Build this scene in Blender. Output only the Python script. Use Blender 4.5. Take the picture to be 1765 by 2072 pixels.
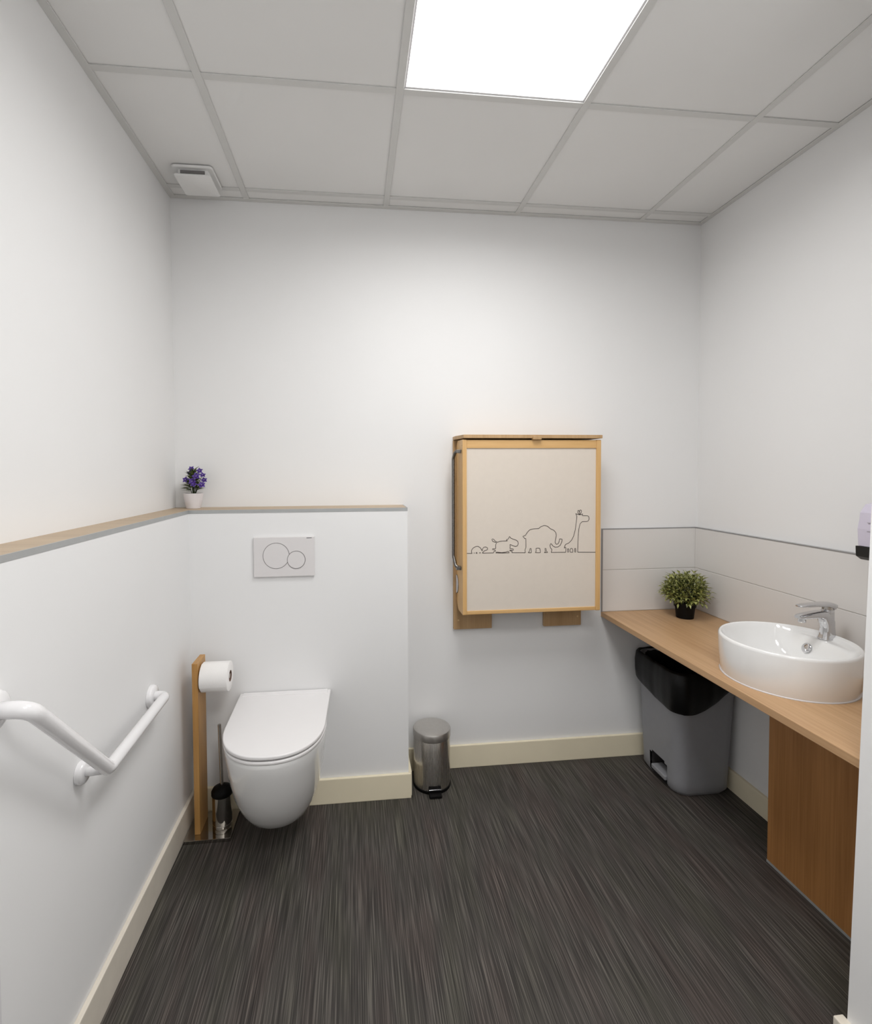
import bpy, bmesh, math, random
from mathutils import Vector, Matrix, Euler
from math import sin, cos, pi, radians, sqrt

for o in list(bpy.data.objects):
    bpy.data.objects.remove(o, do_unlink=True)
S = bpy.context.scene
C = S.collection

# ---------------------------------------------------------------- camera
IMG_W, IMG_H = 1765.0, 2072.0
CAM = Vector((0.7718, -2.2513, 1.3891))
YAW, PITCH, ROLL = radians(6.2379), radians(-1.7471), radians(-0.2862)
FPX, PX, PY = 1005.5114, 827.39, 982.07          # focal length and principal point in pixels of the 1765x2072 frame
_f = Vector((sin(YAW) * cos(PITCH), cos(YAW) * cos(PITCH), sin(PITCH)))
_r0 = Vector((cos(YAW), -sin(YAW), 0)); _u0 = _r0.cross(_f)
_r = _r0 * cos(ROLL) + _u0 * sin(ROLL); _u = -_r0 * sin(ROLL) + _u0 * cos(ROLL)
cd = bpy.data.cameras.new('camera'); cam = bpy.data.objects.new('camera', cd); C.objects.link(cam)
M = Matrix.Identity(4)
for i in range(3):
    M[i][0], M[i][1], M[i][2], M[i][3] = _r[i], _u[i], -_f[i], CAM[i]
cam.matrix_world = M
cd.sensor_fit = 'VERTICAL'; cd.sensor_height = 24.0; cd.sensor_width = 24.0
cd.lens = FPX / IMG_H * 24.0
cd.shift_x = (IMG_W / 2 - PX) / IMG_H
cd.shift_y = -(IMG_H / 2 - PY) / IMG_H
cd.clip_start = 0.02
S.camera = cam

def on_plane(u, v, axis, val):
    """photo pixel -> point on the plane coordinate[axis] = val"""
    d = _f + _r * ((u - PX) / FPX) - _u * ((v - PY) / FPX)
    t = (val - CAM[axis]) / d[axis]
    return CAM + d * t

# ---------------------------------------------------------------- world, light, exposure
w = bpy.data.worlds.new('world'); S.world = w; w.use_nodes = True
w.node_tree.nodes['Background'].inputs[0].default_value = (0.8, 0.85, 0.9, 1)
w.node_tree.nodes['Background'].inputs[1].default_value = 0.05
PANEL_STRENGTH = 3.5          # glow of the diffuser itself
PANEL_WATTS = 11.3            # each panel's downward light
PANEL_SPREAD = radians(168)
PANEL_COLOR = (1.0, 0.99, 0.978, 1)
vs = S.view_settings
vs.view_transform = 'Standard'; vs.look = 'None'; vs.gamma = 1.0; vs.use_curve_mapping = False
vs.exposure = 0.0

# ---------------------------------------------------------------- room dimensions (metres)
W, H = 2.434, 2.555            # right wall, ceiling height
LX, PD = 0.111, 0.185          # thickness of the low lining left / behind the toilet
HL = 1.232                     # ledge height
HB = 0.105                     # skirting height
HC, CT = 0.707, 0.023          # counter top height and thickness
CX = 1.942                     # counter front
YN = -1.245                    # return wall on the right starts here
XN = 1.905
YF = -2.75                     # wall behind the camera
GX0, GY0, T = 0.3205, -0.0896, 0.6

# ---------------------------------------------------------------- material helpers
def lin(c):
    c = c / 255.0
    return c / 12.92 if c <= 0.04045 else ((c + 0.055) / 1.055) ** 2.4
def rgb(r, g, b): return (lin(r), lin(g), lin(b), 1.0)

def new_mat(name):
    m = bpy.data.materials.new(name); m.use_nodes = True
    nt = m.node_tree; b = nt.nodes['Principled BSDF']
    return m, nt, b

def N(nt, kind, **kw):
    n = nt.nodes.new(kind)
    for k, v in kw.items():
        if k.startswith('i_'):
            n.inputs[k[2:].replace('_', ' ')].default_value = v
        else: setattr(n, k, v)
    return n

def ramp(nt, stops):
    n = nt.nodes.new('ShaderNodeValToRGB'); e = n.color_ramp.elements
    while len(e) > 1: e.remove(e[-1])
    e[0].position, e[0].color = stops[0]
    for p, c in stops[1:]:
        x = e.new(p); x.color = c
    return n

def plain(name, col, rough=0.5, metal=0.0, spec=0.5, coat=0.0, bump=0.0, bscale=200.0, var=0.03, vscale=30.0):
    m, nt, b = new_mat(name)
    tc = N(nt, 'ShaderNodeTexCoord')
    nz = N(nt, 'ShaderNodeTexNoise', i_Scale=vscale, i_Detail=3.0)
    nt.links.new(tc.outputs['Object'], nz.inputs['Vector'])
    lo = tuple(max(0, c * (1 - var)) for c in col[:3]) + (1,); hi = tuple(min(1, c * (1 + var)) for c in col[:3]) + (1,)
    rp = ramp(nt, [(0.3, lo), (0.7, hi)])
    nt.links.new(nz.outputs['Fac'], rp.inputs['Fac']); nt.links.new(rp.outputs['Color'], b.inputs['Base Color'])
    b.inputs['Roughness'].default_value = rough; b.inputs['Metallic'].default_value = metal
    b.inputs['Specular IOR Level'].default_value = spec
    b.inputs['Coat Weight'].default_value = coat; b.inputs['Coat Roughness'].default_value = 0.05
    if bump > 0:
        n2 = N(nt, 'ShaderNodeTexNoise', i_Scale=bscale, i_Detail=2.0)
        nt.links.new(tc.outputs['Object'], n2.inputs['Vector'])
        bp = N(nt, 'ShaderNodeBump', i_Strength=bump, i_Distance=0.001)
        nt.links.new(n2.outputs['Fac'], bp.inputs['Height']); nt.links.new(bp.outputs['Normal'], b.inputs['Normal'])
    return m

def wood(name, dark, light, axis, rough=0.45, fine=90.0, along=3.0, spec=0.4):
    m, nt, b = new_mat(name)
    tc = N(nt, 'ShaderNodeTexCoord'); mp = N(nt, 'ShaderNodeMapping')
    sc = [fine, fine, fine]; sc[axis] = along
    mp.inputs['Scale'].default_value = sc
    nz = N(nt, 'ShaderNodeTexNoise', i_Scale=1.0, i_Detail=5.0, i_Roughness=0.6)
    nt.links.new(tc.outputs['Object'], mp.inputs['Vector']); nt.links.new(mp.outputs['Vector'], nz.inputs['Vector'])
    mp2 = N(nt, 'ShaderNodeMapping'); sc2 = [fine * .12] * 3; sc2[axis] = along * .5
    mp2.inputs['Scale'].default_value = sc2
    nz2 = N(nt, 'ShaderNodeTexNoise', i_Scale=1.0, i_Detail=2.0)
    nt.links.new(tc.outputs['Object'], mp2.inputs['Vector']); nt.links.new(mp2.outputs['Vector'], nz2.inputs['Vector'])
    mx = N(nt, 'ShaderNodeMix', data_type='FLOAT'); mx.inputs[0].default_value = 0.45
    nt.links.new(nz.outputs['Fac'], mx.inputs[2]); nt.links.new(nz2.outputs['Fac'], mx.inputs[3])
    rp = ramp(nt, [(0.32, dark), (0.68, light)])
    nt.links.new(mx.outputs[0], rp.inputs['Fac']); nt.links.new(rp.outputs['Color'], b.inputs['Base Color'])
    bp = N(nt, 'ShaderNodeBump', i_Strength=0.08, i_Distance=0.001)
    nt.links.new(nz.outputs['Fac'], bp.inputs['Height']); nt.links.new(bp.outputs['Normal'], b.inputs['Normal'])
    b.inputs['Roughness'].default_value = rough; b.inputs['Specular IOR Level'].default_value = spec
    return m

def floor_mat():
    m, nt, b = new_mat('streaked_vinyl')
    tc = N(nt, 'ShaderNodeTexCoord')
    def streak(sx, sy, off, det=2.0):
        mp = N(nt, 'ShaderNodeMapping'); mp.inputs['Scale'].default_value = (sx, sy, 1); mp.inputs['Location'].default_value = (off, off, 0)
        nz = N(nt, 'ShaderNodeTexNoise', i_Scale=1.0, i_Detail=det, i_Roughness=0.65)
        nt.links.new(tc.outputs['Object'], mp.inputs['Vector']); nt.links.new(mp.outputs['Vector'], nz.inputs['Vector'])
        return nz
    a = streak(330, 3.6, 0, 1.0); c = streak(620, 7, 5.2, 1.0)
    mx = N(nt, 'ShaderNodeMix', data_type='FLOAT'); mx.inputs[0].default_value = 0.4
    nt.links.new(a.outputs['Fac'], mx.inputs[2]); nt.links.new(c.outputs['Fac'], mx.inputs[3])
    rp = ramp(nt, [(0.33, rgb(45, 43, 42)), (0.5, rgb(70, 67, 65)), (0.66, rgb(112, 108, 104))])
    nt.links.new(mx.outputs[0], rp.inputs['Fac'])
    # faint reddish and greenish tint in broad patches
    t = streak(9, 2.2, 2.0, 1.0)
    rt = ramp(nt, [(0.35, rgb(255, 244, 240)), (0.5, rgb(250, 248, 244)), (0.68, rgb(247, 249, 236))])
    nt.links.new(t.outputs['Fac'], rt.inputs['Fac'])
    mc = N(nt, 'ShaderNodeMix', data_type='RGBA', blend_type='MULTIPLY'); mc.inputs[0].default_value = 1.0
    nt.links.new(rp.outputs['Color'], mc.inputs[6]); nt.links.new(rt.outputs['Color'], mc.inputs[7])
    nt.links.new(mc.outputs[2], b.inputs['Base Color'])
    bp = N(nt, 'ShaderNodeBump', i_Strength=0.15, i_Distance=0.001)
    nt.links.new(a.outputs['Fac'], bp.inputs['Height']); nt.links.new(bp.outputs['Normal'], b.inputs['Normal'])
    b.inputs['Roughness'].default_value = 0.6; b.inputs['Specular IOR Level'].default_value = 0.25
    return m

def brushed(name, col, rough, axis_scale):
    m, nt, b = new_mat(name)
    tc = N(nt, 'ShaderNodeTexCoord'); mp = N(nt, 'ShaderNodeMapping'); mp.inputs['Scale'].default_value = axis_scale
    nz = N(nt, 'ShaderNodeTexNoise', i_Scale=1.0, i_Detail=3.0)
    nt.links.new(tc.outputs['Object'], mp.inputs['Vector']); nt.links.new(mp.outputs['Vector'], nz.inputs['Vector'])
    rp = ramp(nt, [(0.3, (rough * .75,) * 3 + (1,)), (0.7, (min(1, rough * 1.25),) * 3 + (1,))])
    nt.links.new(nz.outputs['Fac'], rp.inputs['Fac']); nt.links.new(rp.outputs['Color'], b.inputs['Roughness'])
    b.inputs['Base Color'].default_value = col; b.inputs['Metallic'].default_value = 1.0
    return m

def emit(name, col, strength):
    m, nt, b = new_mat(name)
    b.inputs['Base Color'].default_value = (0.9, 0.9, 0.9, 1)
    b.inputs['Emission Color'].default_value = col; b.inputs['Emission Strength'].default_value = strength
    return m

MT = {
 'wall': plain('white_wall_paint', rgb(240, 240, 240), 0.75, bump=0.05, bscale=350, var=0.006, vscale=3, spec=0.25),
 'ceiling': plain('ceiling_tile_white', rgb(236, 236, 235), 0.9, bump=0.12, bscale=900, var=0.01, vscale=4, spec=0.1),
 'grid': plain('ceiling_grid_white', rgb(216, 216, 214), 0.55, var=0.01),
 'floor': floor_mat(),
 'skirting': plain('cream_skirting', rgb(243, 233, 206), 0.45, var=0.02, vscale=8),
 'scuff': plain('cream_skirting_pale', rgb(236, 228, 214), 0.45, var=0.03, vscale=20),
 'ledge': wood('pale_oak_ledge', rgb(172, 150, 124), rgb(196, 175, 148), 0, fine=110),
 'strip': plain('grey_edge_strip', rgb(176, 178, 178), 0.4, metal=0.3),
 'counter': wood('oak_laminate', rgb(180, 142, 104), rgb(206, 170, 130), 1, rough=0.4, fine=130, along=2.5),
 'panel': wood('oak_laminate_shaded', rgb(150, 102, 56), rgb(182, 130, 78), 2, rough=0.5, fine=150, along=3),  # same laminate as the counter, shade beneath it put into a darker tone
 'beech': wood('beech_varnish', rgb(210, 166, 106), rgb(228, 188, 132), 2, rough=0.4, fine=120, along=4),
 'beech_x': wood('beech_varnish_cross', rgb(210, 166, 106), rgb(228, 188, 132), 0, rough=0.4, fine=120, along=4),
 'ply': wood('beech_ply', rgb(178, 144, 102), rgb(202, 168, 126), 2, rough=0.5, fine=220, along=6),
 'bamboo': wood('bamboo', rgb(172, 124, 66), rgb(206, 160, 98), 2, rough=0.35, fine=90, along=3),
 'tile': plain('white_wall_tile', rgb(226, 224, 222), 0.4, var=0.006, vscale=3, spec=0.4),
 'splash_trim': plain('grey_tile_trim', rgb(160, 160, 162), 0.35, metal=0.5),
 'grout': plain('tile_joint', rgb(196, 193, 188), 0.8),
 'ceramic': plain('white_ceramic', rgb(240, 240, 239), 0.08, coat=0.6, var=0.003),
 'lid': plain('white_seat_plastic', rgb(238, 236, 236), 0.22, var=0.003),
 'plate': plain('white_plate_plastic', rgb(226, 223, 223), 0.35, var=0.004),
 'groove': plain('grey_groove', rgb(120, 117, 116), 0.6),
 'bar': plain('white_enamel', rgb(240, 239, 240), 0.14, coat=0.4, var=0.003),
 'chrome': plain('chrome', rgb(208, 208, 210), 0.06, metal=1.0, var=0.0),
 'darkchrome': plain('polished_steel', rgb(186, 182, 176), 0.09, metal=1.0, var=0.0),
 'brushed': brushed('brushed_steel', rgb(204, 200, 195), 0.28, (500, 500, 8)),
 'steel': brushed('satin_steel', rgb(120, 118, 116), 0.3, (300, 300, 300)),
 'lidsteel': brushed('satin_steel_lid', rgb(205, 202, 198), 0.38, (60, 60, 60)),
 'black': plain('black_plastic', rgb(10, 10, 11), 0.4, var=0.1),
 'blackdull': plain('black_dull_plastic', rgb(7, 6, 6), 0.6, var=0.1, spec=0.2),
 'liner': plain('black_bin_liner', rgb(4, 4, 5), 0.42, var=0.1, spec=0.3, bump=0.5, bscale=60),
 'greybin': plain('grey_bin_plastic', rgb(150, 151, 155), 0.5, var=0.02, bump=0.05),
 'paper': plain('toilet_paper', rgb(246, 244, 242), 0.9, bump=0.3, bscale=250, var=0.01, spec=0.1),
 'core': plain('cardboard_core', rgb(120, 96, 84), 0.9),
 'canvas': plain('warm_white_board', rgb(226, 216, 204), 0.55, var=0.01, vscale=40, bump=0.05, bscale=500),
 'ink': plain('dark_brown_ink', rgb(52, 40, 36), 0.7),
 'white': plain('white_plastic', rgb(228, 227, 230), 0.4, var=0.004),
 'lilac': plain('pale_lilac_plastic', rgb(214, 208, 224), 0.35, var=0.01),
 'screw': plain('pale_screw_cap', rgb(222, 190, 140), 0.4),
 'pot': plain('white_pot', rgb(230, 226, 228), 0.4, var=0.03, vscale=25),
 'soil': plain('dark_soil', rgb(34, 30, 24), 0.95, var=0.3, vscale=200),
 'stem': plain('dark_green_stem', rgb(40, 52, 24), 0.6),
 'petal': plain('violet_petal', rgb(80, 52, 138), 0.5, var=0.25, vscale=60),
 'petal_pale': plain('pale_violet_petal', rgb(176, 160, 204), 0.5, var=0.15, vscale=60),
 'dark': plain('dark_slot', rgb(60, 58, 58), 0.8),
 'diffuser': emit('light_diffuser', PANEL_COLOR, PANEL_STRENGTH),
}
def leafmat(name, a, b_):
    m, nt, b = new_mat(name)
    oi = N(nt, 'ShaderNodeTexCoord'); nz = N(nt, 'ShaderNodeTexNoise', i_Scale=70.0, i_Detail=2.0)
    nt.links.new(oi.outputs['Object'], nz.inputs['Vector'])
    rp = ramp(nt, [(0.36, a), (0.64, b_)]); nt.links.new(nz.outputs['Fac'], rp.inputs['Fac'])
    nt.links.new(rp.outputs['Color'], b.inputs['Base Color']); b.inputs['Roughness'].default_value = 0.35
    b.inputs['Specular IOR Level'].default_value = 0.6
    return m
MT['leaf'] = leafmat('olive_leaf', rgb(80, 88, 30), rgb(186, 188, 116))
MT['leaf_pale'] = leafmat('pale_tip', rgb(196, 196, 150), rgb(232, 230, 205))
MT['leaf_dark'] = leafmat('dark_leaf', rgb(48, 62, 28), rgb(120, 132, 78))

# ---------------------------------------------------------------- object helpers
def link(name, me, mat, parent=None, smooth=False, autosmooth=None):
    o = bpy.data.objects.new(name, me); C.objects.link(o)
    if mat is not None: me.materials.append(MT[mat] if isinstance(mat, str) else mat)
    if smooth:
        for p in me.polygons: p.use_smooth = True
    if autosmooth is not None:
        me.shade_smooth() if hasattr(me, 'shade_smooth') else None
        try: me.set_sharp_from_angle(angle=radians(autosmooth))
        except Exception: pass
    if parent is not None: o.parent = parent
    return o

def obj(name, bm, mat, parent=None, smooth=False, auto=None):
    bmesh.ops.recalc_face_normals(bm, faces=bm.faces[:])
    me = bpy.data.meshes.new(name); bm.to_mesh(me); bm.free()
    return link(name, me, mat, parent, smooth, auto)

def empty(name, loc=(0, 0, 0), rz=0.0):
    o = bpy.data.objects.new(name, None); C.objects.link(o); o.location = loc; o.rotation_euler = (0, 0, rz)
    o.empty_display_size = 0.05
    return o

def tag(o, label, cat=None, group=None, kind=None):
    o['label'] = label
    if cat: o['category'] = cat
    if group: o['group'] = group
    if kind: o['kind'] = kind
    return o

def box(x0, x1, y0, y1, z0, z1, bev=0.0, seg=2, bm=None):
    own = bm is None
    b = bmesh.new()
    x0, x1 = min(x0, x1), max(x0, x1); y0, y1 = min(y0, y1), max(y0, y1); z0, z1 = min(z0, z1), max(z0, z1)
    v = [b.verts.new((x, y, z)) for x in (x0, x1) for y in (y0, y1) for z in (z0, z1)]
    for f in ((0, 1, 3, 2), (4, 6, 7, 5), (0, 4, 5, 1), (2, 3, 7, 6), (0, 2, 6, 4), (1, 5, 7, 3)):
        b.faces.new([v[i] for i in f])
    if bev > 0:
        bmesh.ops.bevel(b, geom=b.edges[:], offset=bev, segments=seg, profile=0.6, affect='EDGES')
    if own: return b
    me = bpy.data.meshes.new('tmp'); b.to_mesh(me); b.free(); bm.from_mesh(me); bpy.data.meshes.remove(me)
    return bm

def prism(pts, axis, a0, a1, bev=0.0, seg=2):
    """extrude a 2-D polygon (in the two other axes, in x,y,z order) along axis from a0 to a1"""
    b = bmesh.new()
    def mk(p, a):
        c = list(p); c.insert(axis, a); return b.verts.new(c)
    lo = [mk(p, a0) for p in pts]; hi = [mk(p, a1) for p in pts]
    b.faces.new(lo); b.faces.new(hi[::-1])
    n = len(pts)
    for i in range(n): b.faces.new((lo[i], lo[(i + 1) % n], hi[(i + 1) % n], hi[i]))
    if bev > 0:
        es = [e for e in b.edges if all(any(v in loop for loop in (lo, hi)) for v in e.verts) and ((e.verts[0] in lo) == (e.verts[1] in lo))]
        bmesh.ops.bevel(b, geom=es, offset=bev, segments=seg, profile=0.6, affect='EDGES')
    return b

def loft(loops, cap0=True, cap1=True, closed=True, bm=None):
    b = bm or bmesh.new(); rows = []
    for L in loops: rows.append([b.verts.new(p) for p in L])
    n = len(rows[0])
    for r0, r1 in zip(rows, rows[1:]):
        for i in range(n if closed else n - 1):
            j = (i + 1) % n
            b.faces.new((r0[i], r0[j], r1[j], r1[i]))
    if cap0: b.faces.new(rows[0][::-1])
    if cap1: b.faces.new(rows[-1])
    return b

def lathe(profile, cx, cy, n=48, cap0=True, cap1=True):
    return loft([[(cx + r * cos(2 * pi * i / n), cy + r * sin(2 * pi * i / n), z) for i in range(n)] for r, z in profile], cap0, cap1)

def rrect(hx, hy, r, n=6):
    """rounded rectangle outline around 0,0"""
    pts = []
    for k, (sx, sy) in enumerate(((1, 1), (-1, 1), (-1, -1), (1, -1))):
        for i in range(n + 1):
            a = pi / 2 * (k + i / n)
            pts.append((sx * (hx - r) + r * cos(a), sy * (hy - r) + r * sin(a)))
    return pts

def tube(path, rad, n=16, caps=True):
    """tube along a list of points; rad number or list"""
    P = [Vector(p) for p in path]; R = rad if isinstance(rad, (list, tuple)) else [rad] * len(P)
    t0 = (P[1] - P[0]).normalized(); up = Vector((0, 0, 1)) if abs(t0.z) < 0.9 else Vector((1, 0, 0))
    nrm = t0.cross(up).normalized(); loops = []; prev = t0
    for i, p in enumerate(P):
        if i == 0: t = t0
        elif i == len(P) - 1: t = (P[-1] - P[-2]).normalized()
        else: t = ((P[i + 1] - p).normalized() + (p - P[i - 1]).normalized()).normalized()
        q = prev.rotation_difference(t); nrm = (q @ nrm); nrm = (nrm - t * nrm.dot(t)).normalized(); prev = t
        bi = t.cross(nrm)
        loops.append([p + (nrm * cos(2 * pi * k / n) + bi * sin(2 * pi * k / n)) * R[i] for k in range(n)])
    return loft(loops, caps, caps)

def fillet_path(pts, rad, seg=8):
    P = [Vector(p) for p in pts]; out = [P[0]]
    for i in range(1, len(P) - 1):
        a = (P[i - 1] - P[i]); b = (P[i + 1] - P[i]); la, lb = a.length, b.length
        a.normalize(); b.normalize(); ang = a.angle(b)
        r = rad[i - 1] if isinstance(rad, (list, tuple)) else rad
        d = min(r / math.tan(ang / 2), la * .49, lb * .49)
        p0, p1 = P[i] + a * d, P[i] + b * d
        for k in range(seg + 1):
            t = k / seg
            out.append(p0 * (1 - t) ** 2 + P[i] * 2 * t * (1 - t) + p1 * t * t)
    out.append(P[-1]); return out

# ================================================================ THE ROOM
tag(obj('floor', box(-0.2, 2.7, YF - .1, 0.15, -0.05, 0.0), 'floor'), 'dark grey streaked vinyl floor of the washroom', 'floor', kind='structure')
tag(obj('wall_back', box(-0.15, W + .15, 0.0, 0.12, 0, H + .1), 'wall'), 'plain white back wall behind the toilet and changing table', 'wall', kind='structure')
tag(obj('wall_left', box(-0.12, 0.0, YF - .1, 0.0, 0, H + .1), 'wall'), 'white left wall rising above the oak ledge', 'wall', kind='structure')
wl = tag(obj('wall_left_lining', box(0.0, LX, YF, 0.0, 0, HL - .013), 'wall'), 'low white lining wall carrying the white grab rail', 'wall', kind='structure')
XP = 0.991
tag(obj('wall_partition', box(LX, XP, -PD, 0.0, 0, HL - .013), 'wall'), 'low white boxed wall carrying toilet and flush plate', 'wall', kind='structure')
tag(obj('wall_right', box(W, W + .12, YF - .1, 0.0, 0, H + .1), 'wall'), 'white right wall above the basin counter', 'wall', kind='structure')
XL = 2.389
tag(obj('wall_right_lining', box(XL, W, YN, 0.0, 0, HC - CT), 'wall'), 'white wall lining under the oak counter', 'wall', kind='structure')
# return wall on the right: its edge is slightly out of plumb in the photograph
LEAN = 0.027
b = bmesh.new()
def rx(z): return XN + LEAN * z
v = [b.verts.new(p) for p in ((rx(0), YN, 0), (W, YN, 0), (W, YF, 0), (rx(0), YF, 0), (rx(H + .1), YN, H + .1), (W, YN, H + .1), (W, YF, H + .1), (rx(H + .1), YF, H + .1))]
for f in ((0, 1, 2, 3), (4, 7, 6, 5), (0, 4, 5, 1), (1, 5, 6, 2), (2, 6, 7, 3), (3, 7, 4, 0)): b.faces.new([v[i] for i in f])
tag(obj('wall_return', b, 'wall'), 'white return wall ending the basin counter', 'wall', kind='structure')
tag(obj('wall_front', box(-0.12, W + .12, YF - .1, YF, 0, H + .1), 'wall'), 'white wall closing the room opposite the toilet', 'wall', kind='structure')

# ---- ceiling: slab with grid bars, tiles and wall angles as parts
ceil = tag(obj('ceiling', box(-0.12, W + .12, YF - .1, 0.12, H + .06, H + .1), 'ceiling'), 'suspended ceiling of white square tiles in a pale metal grid', 'ceiling', kind='structure')
gxs = [GX0 + T * i for i in range(4)]
gys = [GY0 - T * i for i in range(5)]
BW = 0.012
def tile_bm(x0, x1, y0, y1):
    return box(x0, x1, y0, y1, H + .004, H + .016, 0.002, 1)
xs = [0.012] + gxs + [W - .012]; ys = [-0.012] + gys + [YF + .012]
LIGHTS = {(2, 2), (2, 4)}
for i in range(len(xs) - 1):
    for j in range(len(ys) - 1):
        if (i, j) in LIGHTS: continue
        e = 0.0075
        obj('ceiling_tile', tile_bm(xs[i] + e, xs[i + 1] - e, ys[j + 1] + e, ys[j] - e), 'ceiling', ceil)
for x in gxs:
    obj('grid_bar', box(x - BW, x + BW, YF, 0.0, H, H + .0035, .0008, 1), 'grid', ceil)
for y in gys:
    for i in range(len(xs) - 1):
        a = xs[i] + (BW if i else 0); c = xs[i + 1] - (BW if i < len(xs) - 2 else 0)
        obj('cross_bar', box(a, c, y - BW, y + BW, H + .0003, H + .0038, .0008, 1), 'grid', ceil)
obj('wall_angle', box(0, .024, YF, 0, H - .001, H + .003, .0006, 1), 'grid', ceil)
obj('wall_angle', box(W - .022, W, YF, 0, H - .001, H + .003, .0006, 1), 'grid', ceil)
obj('wall_angle', box(.024, W - .022, -.024, 0, H - .001, H + .003, .0006, 1), 'grid', ceil)
obj('wall_angle', box(.024, W - .022, YF, YF + .024, H - .001, H + .003, .0006, 1), 'grid', ceil)

def light_panel(i, j, label):
    x0, x1, y1, y0 = xs[i] + BW, xs[i + 1] - BW, ys[j] - BW, ys[j + 1] + BW
    t = empty('ceiling_light', ((x0 + x1) / 2, (y0 + y1) / 2, H + .002)); cx, cy, cz = t.location
    tag(t, label, 'ceiling light')
    fr = bmesh.new(); hx, hy, fw = (x1 - x0) / 2 + .003, (y1 - y0) / 2 + .003, 0.009
    box(-hx, -hx + fw, -hy, hy, .002, .022, bm=fr); box(hx - fw, hx, -hy, hy, .002, .022, bm=fr)
    box(-hx + fw, hx - fw, -hy, -hy + fw, .002, .022, bm=fr); box(-hx + fw, hx - fw, hy - fw, hy, .002, .022, bm=fr)
    obj('frame', fr, 'white', t)
    obj('diffuser', box(-hx + fw, hx - fw, -hy + fw, hy - fw, .003, .014), 'diffuser', t)
    ld = bpy.data.lights.new('panel_lamp', 'AREA'); ld.shape = 'RECTANGLE'; ld.size = 2 * (hx - fw); ld.size_y = 2 * (hy - fw)
    ld.energy = PANEL_WATTS; ld.spread = PANEL_SPREAD; ld.color = PANEL_COLOR[:3]
    lo = bpy.data.objects.new('panel_lamp', ld); C.objects.link(lo); lo.parent = t; lo.location = (0, 0, .0024)
light_panel(2, 2, 'square bright white light panel set in the ceiling grid')
light_panel(2, 4, 'unseen light panel added in the ceiling behind the camera')  # added out of view to brighten the lower half of the room

# ---- ledge cap with metal edge strip
trim = tag(empty('trim_1', (0, 0, HL)), 'narrow oak ledge with grey edge strip along the low wall', 'ledge', kind='structure')
zb, zt = -.013, 0.0
obj('wood_cap', prism([(0, 0), (XP - .003, 0), (XP - .003, -PD + .003), (LX - .003, -PD + .003), (LX - .003, YF), (0, YF)], 2, zb, zt), 'ledge', trim)
obj('edge_strip', box(LX - .003, LX + .001, YF, -PD - .001, zb, zt + .0008), 'strip', trim)
obj('edge_strip', box(LX - .003, XP + .001, -PD - .001, -PD + .003, zb, zt + .0008), 'strip', trim)
obj('edge_strip', box(XP - .003, XP + .001, -PD + .003, 0, zb, zt + .0008), 'strip', trim)

# ---- skirting boards
SK = 0.014
def skirt(name, label, x0, x1, y0, y1, mat='skirting', h=HB):
    tag(obj(name, box(x0, x1, y0, y1, 0, h, .003, 2), mat), label, 'skirting board', kind='structure')
skirt('baseboard_left', 'cream skirting board under the grab rail wall', LX, LX + SK, YF, -PD, 'scuff')
skirt('baseboard_partition', 'cream skirting board beneath the wall-hung toilet', LX + SK, XP + SK - .004, -PD - SK, -PD)
skirt('baseboard_partition_end', 'short cream skirting at the end of the low boxed wall', XP, XP + SK, -PD, -SK)
skirt('baseboard_back', 'cream skirting board behind the small steel bin', XP + SK, XL, -SK, 0)
skirt('baseboard_right', 'cream skirting board under the basin counter', XL - SK, XL, YN, -SK, h=.088)
skirt('baseboard_return', 'cream skirting board at the foot of the return wall', XN - .022, XN + .004, YF, YN + .012, 'scuff', .1)
tag(obj('trim_2', box(LX, LX + .0075, -1.36, -1.29, HB, 2.05, .001, 1), 'white'), 'white frame upright beside the end of the grab rail', 'door frame', kind='structure')

# ================================================================ SPLASHBACK
sb = empty('splashback_tiles', (CX, 0, HC)); tag(sb, 'white tiles on the back wall behind the green plant', 'tiles')
ZJ, ZS = 0.908, 1.106
TH = .008; TR = W - 2.418
def loc_box(root, *a, **k):
    x, y, z = root.location
    return box(a[0] - x, a[1] - x, a[2] - y, a[3] - y, a[4] - z, a[5] - z, **k)
obj('joint', loc_box(sb, CX + .004, W - TR, -.006, 0, HC, ZS - .004), 'grout', sb)
obj('tile', loc_box(sb, CX + .004, W - TR + .004, -TH, -.0005, HC + .002, ZJ - .0012, bev=.001, seg=1), 'tile', sb)
obj('tile', loc_box(sb, CX + .004, W - TR + .004, -TH, -.0005, ZJ + .0012, ZS - .004, bev=.001, seg=1), 'tile', sb)
obj('edge_trim', loc_box(sb, CX, W - TR, -TH - .001, 0, ZS - .004, ZS), 'splash_trim', sb)
obj('edge_trim', loc_box(sb, CX, CX + .004, -TH - .001, 0, HC, ZS - .004), 'splash_trim', sb)
sb2 = empty('splashback_tiles', (W, 0, HC)); tag(sb2, 'white tiles on the right wall behind the basin tap', 'tiles')
obj('joint', loc_box(sb2, W - TR + .002, W, YN, 0, HC, ZS - .004), 'grout', sb2)
obj('tile', loc_box(sb2, W - TR, W - .0005, YN + .001, -TH - .001, HC + .002, ZJ - .0012, bev=.001, seg=1), 'tile', sb2)
obj('tile', loc_box(sb2, W - TR, W - .0005, YN + .001, -TH - .001, ZJ + .0012, ZS - .004, bev=.001, seg=1), 'tile', sb2)
obj('edge_trim', loc_box(sb2, W - TR - .001, W, YN + .001, -TH, ZS - .004, ZS), 'splash_trim', sb2)

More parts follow.
